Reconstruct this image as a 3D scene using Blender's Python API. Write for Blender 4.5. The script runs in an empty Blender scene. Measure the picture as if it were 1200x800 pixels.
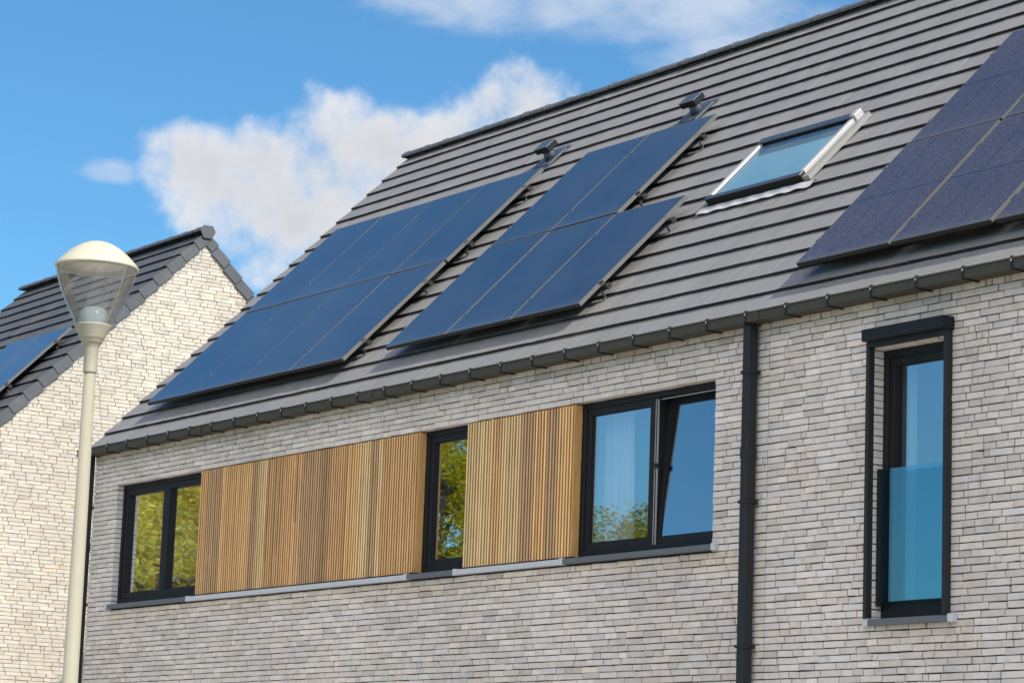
import bpy, math, random
import numpy as np
from mathutils import Vector, Matrix

random.seed(7)
rng = np.random.default_rng(7)
scene = bpy.context.scene
col = scene.collection
R2 = math.sqrt(0.5)

# ------------------------------------------------------------------ helpers
class MB:
    """collects quads / polygons, then becomes ONE mesh object"""
    def __init__(self):
        self.v = []; self.f = []; self.c = []; self.m = []; self.uv = {}
        self.smooth = []
    def face(self, pts, c=(1, 1, 1), m=0, uv=None, smooth=False):
        i = len(self.v); self.v.extend([tuple(p) for p in pts])
        self.f.append(tuple(range(i, i + len(pts)))); self.c.append(c); self.m.append(m)
        self.smooth.append(smooth)
        if uv: self.uv[len(self.f) - 1] = uv
    def hexa(self, p, c=(1, 1, 1), m=0, skip=(), fc=None):
        """p: 8 points, 0-3 bottom ring (ccw seen from above), 4-7 top ring"""
        i = len(self.v); self.v.extend([tuple(q) for q in p])
        for k, q in enumerate(((3, 2, 1, 0), (4, 5, 6, 7), (0, 1, 5, 4), (1, 2, 6, 5), (2, 3, 7, 6), (3, 0, 4, 7))):
            if k in skip: continue
            self.f.append(tuple(i + j for j in q)); self.c.append(fc[k] if fc and k in fc else c); self.m.append(m); self.smooth.append(False)
    def box(self, x0, x1, y0, y1, z0, z1, c=(1, 1, 1), m=0):
        self.hexa([(x0, y0, z0), (x1, y0, z0), (x1, y1, z0), (x0, y1, z0),
                   (x0, y0, z1), (x1, y0, z1), (x1, y1, z1), (x0, y1, z1)], c, m)
    def lathe(self, prof, n=40, cx=0, cy=0, c=(1, 1, 1), m=0, smooth=True):
        i = len(self.v)
        for r, z in prof:
            for k in range(n):
                a = 2 * math.pi * k / n
                self.v.append((cx + r * math.cos(a), cy + r * math.sin(a), z))
        for j in range(len(prof) - 1):
            for k in range(n):
                k2 = (k + 1) % n
                self.f.append((i + j * n + k, i + j * n + k2, i + (j + 1) * n + k2, i + (j + 1) * n + k))
                self.c.append(c); self.m.append(m); self.smooth.append(smooth)
    def tube(self, p0, p1, r0, r1, n=8, c=(1, 1, 1), m=0, cap=True):
        p0 = Vector(p0); p1 = Vector(p1); d = (p1 - p0).normalized()
        a = d.orthogonal().normalized(); b = d.cross(a); i = len(self.v)
        for p, r in ((p0, r0), (p1, r1)):
            for k in range(n):
                t = 2 * math.pi * k / n
                self.v.append(tuple(p + (a * math.cos(t) + b * math.sin(t)) * r))
        for k in range(n):
            k2 = (k + 1) % n
            self.f.append((i + k, i + k2, i + n + k2, i + n + k)); self.c.append(c); self.m.append(m); self.smooth.append(True)
        if cap:
            self.f.append(tuple(i + k for k in reversed(range(n)))); self.c.append(c); self.m.append(m); self.smooth.append(False)
            self.f.append(tuple(i + n + k for k in range(n))); self.c.append(c); self.m.append(m); self.smooth.append(False)
    def mesh(self, name, mats):
        me = bpy.data.meshes.new(name)
        me.from_pydata(self.v, [], self.f)
        for mt in (mats if isinstance(mats, (list, tuple)) else [mats]): me.materials.append(mt)
        me.polygons.foreach_set('material_index', self.m)
        me.polygons.foreach_set('use_smooth', self.smooth)
        a = me.color_attributes.new('tint', 'FLOAT_COLOR', 'CORNER')
        tot = np.array([len(f) for f in self.f]); cc = np.ones((len(self.f), 4), dtype=np.float32); cc[:, :3] = np.array(self.c)
        a.data.foreach_set('color', np.repeat(cc, tot, axis=0).ravel())
        if self.uv:
            u = me.uv_layers.new(name='uv'); k = 0
            for j, f in enumerate(self.f):
                w = self.uv.get(j)
                for q in range(len(f)):
                    if w: u.data[k].uv = w[q]
                    k += 1
        me.update()
        return me
    def build(self, name, mats, parent=None, bevel=0.0):
        me = self.mesh(name, mats)
        o = bpy.data.objects.new(name, me); col.objects.link(o)
        if parent: o.parent = parent
        if bevel:
            b = o.modifiers.new('bevel', 'BEVEL'); b.width = bevel; b.segments = 2; b.limit_method = 'ANGLE'
            b.angle_limit = math.radians(40)
        return o

def thing(name, label, cat, loc=(0, 0, 0), group=None):
    o = bpy.data.objects.new(name, None); col.objects.link(o); o.location = loc
    o.empty_display_size = 0.2
    tag(o, label, cat, group); return o
def tag(o, label, cat, group=None):
    o['label'] = label; o['category'] = cat
    if group: o['group'] = group
    return o
def struct(o): o['kind'] = 'structure'; return o
def link_copy(o, parent):
    c = o.copy(); col.objects.link(c); c.parent = parent; return c

# ------------------------------------------------------------------ materials
class NT:
    def __init__(self, name):
        self.mat = bpy.data.materials.new(name); self.mat.use_nodes = True
        self.t = self.mat.node_tree; self.t.nodes.clear()
        self.out = self.t.nodes.new('ShaderNodeOutputMaterial')
    def n(self, typ, **kw):
        nd = self.t.nodes.new(typ)
        for k, v in kw.items():
            if k.startswith('i_'):
                key = k[2:]; key = int(key) if key.isdigit() else key.replace('_', ' ')
                self.set(nd.inputs[key], v)
            else: setattr(nd, k, v)
        return nd
    def set(self, sock, v):
        if hasattr(v, 'is_output') or isinstance(v, bpy.types.NodeSocket): self.t.links.new(v, sock)
        elif isinstance(v, bpy.types.Node): self.t.links.new(v.outputs[0], sock)
        else: sock.default_value = v
    def math(self, op, a, b=0.0, c=0.0, clamp=False):
        nd = self.t.nodes.new('ShaderNodeMath'); nd.operation = op; nd.use_clamp = clamp
        self.set(nd.inputs[0], a); self.set(nd.inputs[1], b); self.set(nd.inputs[2], c); return nd.outputs[0]
    def mix(self, f, a, b, mode='MIX'):
        nd = self.t.nodes.new('ShaderNodeMix'); nd.data_type = 'RGBA'; nd.blend_type = mode
        self.set(nd.inputs[0], f); self.set(nd.inputs[6], a); self.set(nd.inputs[7], b); return nd.outputs[2]
    def noise(self, vec, scale, detail=4, rough=0.55, out=0):
        nd = self.t.nodes.new('ShaderNodeTexNoise'); nd.inputs['Scale'].default_value = scale
        nd.inputs['Detail'].default_value = detail; nd.inputs['Roughness'].default_value = rough
        if vec is not None: self.set(nd.inputs['Vector'], vec)
        return nd.outputs[out]
    def ramp(self, f, stops):
        nd = self.t.nodes.new('ShaderNodeValToRGB'); self.set(nd.inputs[0], f)
        e = nd.color_ramp.elements
        while len(e) < len(stops): e.new(0.5)
        for k, (p, c) in enumerate(stops):
            e[k].position = p; e[k].color = (*c, 1) if len(c) == 3 else c
        return nd.outputs[0]
    def mapping(self, vec, scale=(1, 1, 1)):
        nd = self.t.nodes.new('ShaderNodeMapping'); self.set(nd.inputs[0], vec); nd.inputs['Scale'].default_value = scale
        return nd.outputs[0]
    def obj(self): return self.n('ShaderNodeTexCoord').outputs['Object']
    def tint(self): return self.n('ShaderNodeVertexColor', layer_name='tint').outputs[0]
    def bump(self, h, strength=0.3, dist=0.01):
        nd = self.n('ShaderNodeBump'); nd.inputs['Strength'].default_value = strength; nd.inputs['Distance'].default_value = dist
        self.set(nd.inputs['Height'], h); return nd.outputs[0]
    def pbr(self, color, rough=0.6, metal=0.0, normal=None, spec=0.5, coat=0.0):
        b = self.n('ShaderNodeBsdfPrincipled'); self.set(b.inputs['Base Color'], color)
        self.set(b.inputs['Roughness'], rough); b.inputs['Metallic'].default_value = metal
        b.inputs['Specular IOR Level'].default_value = spec; b.inputs['Coat Weight'].default_value = coat
        if normal is not None: self.set(b.inputs['Normal'], normal)
        self.t.links.new(b.outputs[0], self.out.inputs[0]); return b

def c4(r, g, b): return (r, g, b, 1)

def m_plain(name, c, rough=0.5, metal=0.0, var=0.15, scale=6.0, bump=0.05, spec=0.5):
    m = NT(name); o = m.obj()
    f = m.noise(o, scale, 5)
    cc = m.mix(f, c4(*[k * (1 - var) for k in c]), c4(*[min(1, k * (1 + var)) for k in c]))
    r = m.math('MULTIPLY_ADD', m.noise(o, scale * 3, 3), 0.25, rough - 0.12)
    m.pbr(cc, r, metal, m.bump(m.noise(o, scale * 12, 3), bump, 0.003) if bump else None, spec)
    return m.mat

def m_brick():
    m = NT('pale_brick'); o = m.obj(); t = m.tint()
    big = m.noise(o, 0.55, 4); mid = m.noise(o, 9.0, 4); fine = m.noise(o, 70.0, 5, 0.7)
    c = m.mix(1.0, t, m.ramp(mid, [(0.3, (0.88, 0.87, 0.865)), (0.5, (1.0, 0.995, 0.985)), (0.7, (1.06, 1.055, 1.04))]), 'MULTIPLY')
    c = m.mix(1.0, c, m.ramp(fine, [(0.3, (0.84, 0.83, 0.82)), (0.55, (1.0, 1.0, 1.0)), (0.75, (1.08, 1.08, 1.07))]), 'MULTIPLY')
    c = m.mix(1.0, c, m.ramp(big, [(0.35, (0.90, 0.89, 0.875)), (0.65, (1.05, 1.04, 1.02))]), 'MULTIPLY')
    pit = m.ramp(m.noise(o, 38.0, 3, 0.6), [(0.70, (0, 0, 0)), (0.76, (1, 1, 1))])
    c = m.mix(m.math('MULTIPLY', pit, 0.5), c, c4(0.20, 0.165, 0.13))
    h = m.math('MULTIPLY_ADD', fine, 0.7, mid)
    m.pbr(c, 0.9, 0, m.bump(h, 0.5, 0.004), 0.2)
    return m.mat

def m_tile(name, base):
    m = NT(name); o = m.obj(); t = m.tint()
    mid = m.noise(o, 2.2, 5); fine = m.noise(o, 60.0, 4, 0.7)
    streak = m.noise(m.mapping(o, (5.0, 0.35, 0.35)), 2.0, 4, 0.6)
    c = m.mix(1.0, t, m.mix(mid, c4(*[k * 0.86 for k in base]), c4(*[k * 1.12 for k in base])), 'MULTIPLY')
    c = m.mix(1.0, c, m.ramp(streak, [(0.3, (0.90, 0.89, 0.88)), (0.55, (1.0, 1.0, 1.0)), (0.75, (1.09, 1.075, 1.04))]), 'MULTIPLY')
    c = m.mix(1.0, c, m.ramp(fine, [(0.3, (0.9, 0.9, 0.9)), (0.7, (1.08, 1.08, 1.08))]), 'MULTIPLY')
    dirt = m.ramp(m.noise(o, 1.3, 7, 0.7), [(0.52, (0, 0, 0)), (0.78, (1, 1, 1))])
    c = m.mix(m.math('MULTIPLY', dirt, 0.32), c, c4(0.33, 0.29, 0.21))
    m.pbr(c, 0.62, 0, m.bump(fine, 0.25, 0.002), 0.45)
    return m.mat

def m_wood():
    m = NT('thermo_wood'); o = m.obj(); t = m.tint()
    g = m.noise(m.mapping(o, (60, 60, 2.2)), 2.0, 6, 0.65)
    g2 = m.noise(m.mapping(o, (14, 14, 0.8)), 3.0, 3)
    c = m.mix(1.0, t, m.ramp(g, [(0.3, (0.80, 0.75, 0.68)), (0.5, (1.06, 1.04, 1.01)), (0.72, (1.2, 1.19, 1.17))]), 'MULTIPLY')
    c = m.mix(1.0, c, m.ramp(g2, [(0.3, (0.90, 0.89, 0.87)), (0.65, (1.10, 1.09, 1.08))]), 'MULTIPLY')
    zz = m.n('ShaderNodeSeparateXYZ'); m.set(zz.inputs[0], o)
    m.pbr(c, 0.62, 0, m.bump(g, 0.25, 0.002), 0.3)
    return m.mat

def m_window_glass(name, tintc, fac_lo, fac_hi, wob, gl=(0.92, 0.97, 1.0), ro=0.012):
    """coated double glazing: mirror-like reflection over a dim view inside"""
    m = NT(name); o = m.obj()
    nrm = m.bump(m.noise(m.mapping(o, (1.0, 1.0, 1.6)), 1.6, 2), wob, 0.02)
    gls = m.n('ShaderNodeBsdfGlossy'); gls.inputs['Color'].default_value = c4(*gl); gls.inputs['Roughness'].default_value = ro
    m.set(gls.inputs['Normal'], nrm)
    tr = m.n('ShaderNodeBsdfTransparent'); tr.inputs['Color'].default_value = c4(*tintc)
    lw = m.n('ShaderNodeLayerWeight'); lw.inputs['Blend'].default_value = 0.35
    f = m.math('MULTIPLY_ADD', lw.outputs['Facing'], fac_hi - fac_lo, fac_lo, True)
    mx = m.n('ShaderNodeMixShader'); m.set(mx.inputs[0], f); m.set(mx.inputs[1], tr.outputs[0]); m.set(mx.inputs[2], gls.outputs[0])
    m.t.links.new(mx.outputs[0], m.out.inputs[0])
    return m.mat

def m_pv(name, cb, spk_c, lo, hi, coat, lines):
    m = NT(name)
    uv = m.n('ShaderNodeUVMap', uv_map='uv').outputs[0]; o = m.obj()
    geo = m.n('ShaderNodeNewGeometry'); wp = geo.outputs['Position']
    s = m.n('ShaderNodeSeparateXYZ'); m.set(s.inputs[0], uv)
    def line(co, n, w):
        fr = m.math('FRACT', m.math('MULTIPLY', co, n))
        d = m.math('MINIMUM', fr, m.math('SUBTRACT', 1.0, fr))
        return m.math('LESS_THAN', d, w)
    cells = m.math('MAXIMUM', line(s.outputs[0], 6.0, 0.020), line(s.outputs[1], 20.0, 0.020))
    bus = m.math('MAXIMUM', line(s.outputs[0], 3.0, 0.017), m.math('LESS_THAN', m.math('ABSOLUTE', m.math('SUBTRACT', s.outputs[1], 0.5)), 0.0065))
    sp = m.noise(wp, 95.0, 2, 0.7, 1)
    spk = m.noise(wp, 130.0, 2, 0.8)
    base = m.mix(0.45, c4(*cb), sp, 'MULTIPLY')
    base = m.mix(m.ramp(spk, [(lo, (0, 0, 0)), (hi, (1, 1, 1))]), base, c4(*spk_c))
    base = m.mix(m.math('MULTIPLY', cells, lines * .55), base, c4(0.012, 0.018, 0.05))
    base = m.mix(m.math('MULTIPLY', bus, lines), base, c4(0.006, 0.012, 0.045))
    dust_or_veil = m.math('MULTIPLY', m.ramp(m.noise(wp, 1.1, 6, 0.65), [(0.38, (0, 0, 0)), (0.75, (1, 1, 1))]), 0.07)
    low = m.ramp(s.outputs[1], [(0.0, (.22, .22, .22)), (0.05, (.05, .05, .05)), (0.12, (0, 0, 0))])
    spots = m.math('MULTIPLY', m.ramp(m.noise(wp, 17.0, 2, 0.5), [(0.765, (0, 0, 0)), (0.79, (1, 1, 1))]), 0.35)
    base = m.mix(m.math('ADD', m.math('ADD', dust_or_veil, m.math('MULTIPLY', low, 0.5)), spots), base, c4(0.34, 0.33, 0.31))
    b = m.pbr(base, 0.22, 0, m.bump(spk, 0.05, 0.001), 0.5)
    b.inputs['Coat Weight'].default_value = coat; b.inputs['Coat Roughness'].default_value = 0.06
    b.inputs['Coat IOR'].default_value = 1.5
    m.set(b.inputs['Coat Normal'], m.bump(m.noise(wp, 1.4, 4, 0.6), 0.10, 0.01))
    return m.mat

def m_clear(name, fac=0.12, color=(0.97, 0.98, 0.97), rough=0.02, haze=0.0):
    m = NT(name)
    g = m.n('ShaderNodeBsdfGlossy'); g.inputs['Roughness'].default_value = rough
    t = m.n('ShaderNodeBsdfTransparent'); t.inputs['Color'].default_value = c4(*color)
    lw = m.n('ShaderNodeLayerWeight'); lw.inputs['Blend'].default_value = 0.25
    f = m.math('MULTIPLY_ADD', lw.outputs['Fresnel'], 0.75, fac * 0.4, True)
    mx = m.n('ShaderNodeMixShader'); m.set(mx.inputs[0], f); m.set(mx.inputs[1], t.outputs[0]); m.set(mx.inputs[2], g.outputs[0])
    if haze:      # patchy white veil: milky brightness and pale reflections put into the bowl colour
        d = m.n('ShaderNodeBsdfDiffuse'); d.inputs[0].default_value = c4(0.8, 0.79, 0.75)
        dust_or_veil = m.math('MULTIPLY', m.ramp(m.noise(m.obj(), 9.0, 5, 0.6), [(0.35, (.35, .35, .35)), (0.7, (1.6, 1.6, 1.6))]), haze)
        m2 = m.n('ShaderNodeMixShader'); m.set(m2.inputs[0], dust_or_veil); m.set(m2.inputs[1], mx.outputs[0]); m.set(m2.inputs[2], d.outputs[0]); mx = m2
    m.t.links.new(mx.outputs[0], m.out.inputs[0]); return m.mat

def m_leaf(name, c):
    m = NT(name); t = m.tint()
    cc = m.mix(1.0, c4(*c), t, 'MULTIPLY')
    d = m.n('ShaderNodeBsdfDiffuse'); m.set(d.inputs[0], cc)
    tl = m.n('ShaderNodeBsdfTranslucent'); m.set(tl.inputs[0], m.mix(1.0, cc, c4(1.15, 1.1, 0.5), 'MULTIPLY'))
    mx = m.n('ShaderNodeMixShader'); mx.inputs[0].default_value = 0.5
    m.set(mx.inputs[1], d.outputs[0]); m.set(mx.inputs[2], tl.outputs[0])
    m.t.links.new(mx.outputs[0], m.out.inputs[0]); return m.mat

def m_ground(name, a, b, scale, rough=0.9):
    m = NT(name); o = m.obj()
    c = m.mix(m.noise(o, scale, 6, 0.65), c4(*a), c4(*b)); f = m.noise(o, scale * 30, 3)
    c = m.mix(1.0, c, m.ramp(f, [(0.3, (0.8, 0.8, 0.8)), (0.7, (1.12, 1.12, 1.12))]), 'MULTIPLY')
    m.pbr(c, rough, 0, m.bump(f, 0.3, 0.01), 0.3); return m.mat

def m_cloth(name, c):
    m = NT(name); o = m.obj()
    d = m.n('ShaderNodeBsdfDiffuse'); m.set(d.inputs[0], m.mix(m.noise(o, 20, 3), c4(*[k * .93 for k in c]), c4(*c)))
    tl = m.n('ShaderNodeBsdfTranslucent'); tl.inputs[0].default_value = c4(*c)
    mx = m.n('ShaderNodeMixShader'); mx.inputs[0].default_value = 0.4
    m.set(mx.inputs[1], d.outputs[0]); m.set(mx.inputs[2], tl.outputs[0]); m.t.links.new(mx.outputs[0], m.out.inputs[0]); return m.mat

M = {}
M['brick'] = m_brick()
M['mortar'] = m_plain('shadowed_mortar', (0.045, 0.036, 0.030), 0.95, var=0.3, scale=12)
M['mortar_tan'] = m_plain('tan_mortar', (0.34, 0.26, 0.185), 0.95, var=0.3, scale=12)
M['inner'] = m_plain('inner_plaster', (0.78, 0.90, 0.92), 0.9)
M['tile'] = m_tile('grey_roof_tile', (0.266, 0.254, 0.246))
M['tile_dark'] = m_tile('anthracite_roof_tile', (0.105, 0.110, 0.118))
M['deck'] = m_plain('roof_deck', (0.02, 0.02, 0.02), 0.9)
M['gutter'] = m_plain('dark_zinc_gutter', (0.072, 0.067, 0.050), 0.6, 0.0, 0.2, 3.0, 0.03, 0.2)
M['black'] = m_plain('black_bracket', (0.012, 0.012, 0.013), 0.5)
M['pipe'] = m_plain('dark_pipe_paint', (0.026, 0.028, 0.030), 0.5, 0.0, 0.2, 2.0, 0.03, 0.25)
M['frame'] = m_plain('anthracite_frame', (0.017, 0.018, 0.020), 0.5, 0.0, 0.1, 5.0, 0.02, 0.2)
M['steel'] = m_plain('galvanised_steel', (0.135, 0.155, 0.18), 0.42, 0.55, 0.15, 14.0, 0.04)
M['alu'] = m_plain('pale_aluminium', (0.50, 0.485, 0.47), 0.5, 0.25, 0.1, 10.0, 0.03)
M['alu_frame'] = m_plain('panel_frame_anodised', (0.145, 0.142, 0.138), 0.5, 0.2, 0.1, 8.0, 0.02)
M['hood'] = m_plain('grey_blue_capping', (0.10, 0.115, 0.13), 0.3, 0.5, 0.1, 8.0, 0.02)
M['pane_fill'] = m_plain('pale_aqua_pane_fill', (0.52, 0.74, 0.80), 0.8, 0, 0.08, 1.5)  # pale surface added under the skylight pane to brighten it
M['blind'] = m_plain('olive_blind', (0.33, 0.35, 0.20), 0.8, 0, 0.1)
M['flash'] = m_plain('grey_flashing', (0.30, 0.29, 0.275), 0.55, 0.1, 0.12, 8.0, 0.05)
M['lead'] = m_plain('lead_apron', (0.60, 0.585, 0.57), 0.55, 0.1, 0.25, 7.0, 0.25)
M['sill_dark'] = m_plain('bluestone_sill', (0.14, 0.148, 0.162), 0.65, 0, 0.2, 18.0, 0.1)
M['sill_pale'] = m_plain('bluestone_sill_pale', (0.60, 0.61, 0.63), 0.65, 0, 0.15, 18.0, 0.1)  # paler grey for the segments under the timber and the end caps
M['wood'] = m_wood()
M['wood_back'] = m_plain('batten_backing', (0.03, 0.022, 0.016), 0.9)
M['gasket'] = m_plain('pale_gasket', (0.42, 0.41, 0.39), 0.6)
M['glass'] = m_window_glass('window_glazing', (0.84, 0.90, 0.92), 0.33, 0.66, 0.02)
M['glass_tree'] = m_window_glass('window_glazing_clear', (0.6, 0.65, 0.65), 0.55, 0.92, 0.03)
M['glass_wavy'] = m_window_glass('window_glazing_wavy', (0.45, 0.48, 0.45), 0.75, 1.0, 0.05, ro=0.018)
M['glass_sky'] = m_window_glass('skylight_glazing', (0.92, 1.0, 1.0), 0.34, 0.62, 0.02, (1.0, 1.0, 1.0))
M['bal'] = m_window_glass('blue_tinted_glass', (0.57, 0.79, 0.84), 0.12, 0.30, 0.05, (0.72, 0.88, 0.92))
M['pv'] = m_pv('solar_cells', (0.012, 0.017, 0.036), (0.16, 0.15, 0.17), .60, .78, 0.95, .9)
M['pv2'] = m_pv('speckled_solar_cells', (0.041, 0.041, 0.067), (0.38, 0.23, 0.21), .55, .70, .32, 1.0)
M['lamp'] = m_plain('beige_lamp_paint', (0.385, 0.355, 0.265), 0.45, 0, 0.06, 4.0, 0.03)
M['lamp_cap'] = m_plain('cream_lamp_cap', (0.63, 0.57, 0.425), 0.4, 0, 0.06, 6.0, 0.03)
M['lamp_in'] = m_plain('lamp_reflector', (0.62, 0.56, 0.45), 0.4, 0.1)
M['bowl'] = m_clear('clear_lamp_bowl', 0.22, (0.975, 0.985, 0.98), 0.02, 0.07)
M['bulb'] = m_plain('frosted_bulb_cover', (0.75, 0.78, 0.80), 0.15, 0, 0.05)
M['sheer'] = m_cloth('sheer_white_curtain', (0.95, 0.95, 0.95))
M['room'] = m_plain('dim_room_wall', (0.30, 0.29, 0.28), 0.9)
M['bark'] = m_plain('grey_brown_bark', (0.09, 0.075, 0.06), 0.9, 0, 0.4, 8.0, 0.6)
M['leaf_a'] = m_leaf('yellow_green_leaf', (0.52, 0.50, 0.06))
M['leaf_b'] = m_leaf('fresh_green_leaf', (0.44, 0.45, 0.06))
M['leaf_c'] = m_leaf('olive_leaf', (0.60, 0.555, 0.19))
M['lawn'] = m_ground('lawn', (0.035, 0.06, 0.018), (0.07, 0.10, 0.03), 1.2)
M['paving'] = m_ground('pale_concrete_paving', (0.42, 0.385, 0.34), (0.53, 0.49, 0.43), 0.8)
M['asphalt'] = m_ground('asphalt', (0.05, 0.05, 0.052), (0.085, 0.083, 0.08), 0.9)
M['kerb'] = m_ground('kerb_concrete', (0.30, 0.29, 0.27), (0.40, 0.39, 0.36), 2.0)

# ------------------------------------------------------------------ ground
def sheet(name, x0, x1, y0, y1, z, mat):
    b = MB(); b.face([(x0, y0, z), (x1, y0, z), (x1, y1, z), (x0, y1, z)]); return struct(b.build(name, mat))
sheet('ground', -600, 600, -600, 600, 0.0, M['lawn'])
sheet('road', -400, 300, -18.0, -11.5, -0.0 + 0.008, M['asphalt'])
b = MB(); b.box(-400, 300, -11.35, -0.6, 0.004, 0.125); struct(b.build('pavement', M['paving']))
b = MB(); b.box(-400, 300, -11.5, -11.352, 0.004, 0.135); struct(b.build('kerb', M['kerb'], bevel=0.015))
b = MB(); b.box(-400, 300, -20.5, -18.0, 0.004, 0.125); struct(b.build('pavement', M['paving']))

# ------------------------------------------------------------------ brickwork
ROW = 0.0538
def brick_rows(mb, place, rows, row_h, gap, zlow, row_tint=None):
    """rows: {row index: [(u0, u1), ...]}; place(u, n, z) -> world point; n is outward"""
    BH = row_h - gap
    for r, segs in rows.items():
        z0 = zlow + r * row_h
        for (a, e) in segs:
            u = a
            first = True
            while u < e - 0.012:
                q = random.random()
                L = 0.228 if q < 0.60 else 0.111 if q < 0.83 else 0.170 if q < 0.93 else 0.052
                if first: L = random.choice((0.231, 0.172, 0.113, 0.20, 0.15)); first = False
                v = min(u + L, e)
                if e - v < 0.035: v = e
                dn = random.gauss(0, 0.0022) - (0.004 if random.random() < 0.04 else 0)
                jz = random.gauss(0, 0.0011); t = random.gauss(0, 0.0011)
                zb = z0 + jz - t; zt = z0 + BH + jz - t; zb2 = z0 + jz + t; zt2 = z0 + BH + jz + t
                ju = random.gauss(0, 0.0008); bv = random.uniform(0.0025, 0.0045)
                lum = math.exp(random.gauss(0, SPREAD)); w = random.gauss(0, 0.011)
                c0 = BRICK
                if random.random() < 0.05: lum *= 0.87; w += 0.012
                if random.random() < 0.02: w += 0.03
                c = (c0[0] * lum * (1 + w), c0[1] * lum, c0[2] * lum * (1 - 1.4 * w))
                if row_tint:
                    k_ = row_tint(u, z0); c = (c[0] * k_[0], c[1] * k_[1], c[2] * k_[2])
                dep = 0.095
                i = len(mb.v)
                P = mb.v
                P.append(place(u + bv + ju, dn, zb + bv)); P.append(place(v - bv + ju, dn, zb2 + bv))
                P.append(place(v - bv + ju, dn, zt2 - bv)); P.append(place(u + bv + ju, dn, zt - bv))
                P.append(place(u + ju, dn - bv, zb)); P.append(place(v + ju, dn - bv, zb2))
                P.append(place(v + ju, dn - bv, zt2)); P.append(place(u + ju, dn - bv, zt))
                P.append(place(u + ju, -dep, zb)); P.append(place(v + ju, -dep, zb2))
                P.append(place(v + ju, -dep, zt2)); P.append(place(u + ju, -dep, zt))
                for q4 in ((0, 1, 2, 3), (4, 5, 1, 0), (5, 6, 2, 1), (6, 7, 3, 2), (7, 4, 0, 3),
                           (8, 9, 5, 4), (9, 10, 6, 5), (10, 11, 7, 6), (11, 8, 4, 7)):
                    mb.f.append(tuple(i + k for k in q4)); mb.c.append(c); mb.m.append(0); mb.smooth.append(False)
                u = v + random.uniform(0.008, 0.0125)
BRICK = (0.785, 0.722, 0.675); SPREAD = 0.07

def cut(lo, hi, holes):
    segs = [(lo, hi)]
    for (a, e) in holes:
        out = []
        for (s, t) in segs:
            if e <= s or a >= t: out.append((s, t)); continue
            if a > s: out.append((s, a))
            if e < t: out.append((e, t))
        segs = out
    return segs

# ------------------------------------------------------------------ long terraced house
house = thing('brick_house', 'long terraced house of pale grey brick with grey tiled roof and timber cladding strip', 'house', (-18.0, 0, 0))
def hp(o):       # parts are authored in world coordinates
    o.location = (18.0, 0, 0) if o.parent is house else o.location
    return o
def part(b, name, mats, parent=house, bevel=0.0):
    o = b.build(name, mats, parent, bevel)
    if parent is house: o.location = (18.0, 0, 0)
    return o
X0, X1 = -28.07, -7.0
ZL = 5.215 - 97 * ROW
OP1 = (-27.479, -16.865, 3.824, 5.215)
OP2 = (-14.98, -14.19, 3.185, 5.215)
JOINTS = (-22.52, -16.205)
rows = {}
for r in range(-1, 105):
    z = ZL + r * ROW; zm = z + ROW / 2
    if z < 0: continue
    if z > 5.60: break
    holes = [(j - 0.005, j + 0.005) for j in JOINTS]
    for o in (OP1, OP2):
        if o[2] - 0.02 < zm < o[3]: holes.append((o[0], o[1]))
    rows[r] = cut(X0, X1, holes)
mb = MB()
def brown_tint(u, z):
    """courses tinted browner and slightly darker under the sills and the gutter"""
    f = 0.0
    if 3.55 < z < 3.80 and -27.6 < u < -16.6: f = max(f, (z - 3.55) / .25 * random.uniform(.3, 1.0))
    if 2.85 < z < 3.16 and -15.2 < u < -13.95: f = max(f, (z - 2.85) / .3 * random.uniform(.3, 1.0))
    if z > 5.46: f = max(f, (z - 5.40) / .2 * random.uniform(.5, 1.1))
    return (1 - .07 * f, 1 - .14 * f, 1 - .27 * f)
brick_rows(mb, lambda u, n, z: (u, -n, z), rows, ROW, 0.0076, ZL, brown_tint)
def backing(b, x0, x1, z0, z1, ops, y0=0.022, y1=0.30, m=1):
    xs = sorted({x0, x1, *[o[0] - 0.012 for o in ops], *[o[1] + 0.012 for o in ops]})
    zs = sorted({z0, z1, *[o[2] for o in ops], *[o[3] + 0.008 for o in ops]})
    for a, c in zip(xs, xs[1:]):
        for d, e in zip(zs, zs[1:]):
            cx, cz = (a + c) / 2, (d + e) / 2
            if any(o[0] - 0.02 < cx < o[1] + 0.02 and o[2] < cz < o[3] + 0.008 for o in ops): continue
            b.box(a, c, y0, y1, d, e, m=m)
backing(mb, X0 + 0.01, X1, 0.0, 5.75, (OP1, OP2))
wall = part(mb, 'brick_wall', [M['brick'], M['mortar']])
# side and back walls
sb = MB()
yb = 8.18
for xa, xb in ((X0 + 0.012, X0 + 0.3), (X1 - 0.3, X1)):
    sb.hexa([(xa, 0.301, 0), (xb, 0.301, 0), (xb, yb, 0), (xa, yb, 0), (xa, 0.301, 5.7), (xb, 0.301, 5.7), (xb, yb, 5.7), (xa, yb, 5.7)])
    sb.hexa([(xa, 0.302, 5.701), (xb, 0.302, 5.701), (xb, yb - .02, 5.701), (xa, yb - .02, 5.701), (xa, 4.05, 9.5), (xb, 4.05, 9.5), (xb, 4.09, 9.5), (xa, 4.09, 9.5)])
sb.box(X0 + 0.301, X1 - 0.301, yb - 0.3, yb, 0, 5.7)
part(sb, 'side_wall', M['brick'])
rb = MB()
rb.box(X0 + .31, X1 - .31, .305, yb - .31, 2.75, 2.98)
rb.box(X0 + .31, X1 - .31, .305, yb - .31, 5.45, 5.6)
rb.box(X0 + .31, X1 - .31, 3.4, 3.5, 2.981, 5.449)
for xw in (-23.8, -19.6, -15.9): rb.box(xw, xw + .1, .305, 3.399, 2.981, 5.449)
part(rb, 'room_partition', M['room'])

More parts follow.
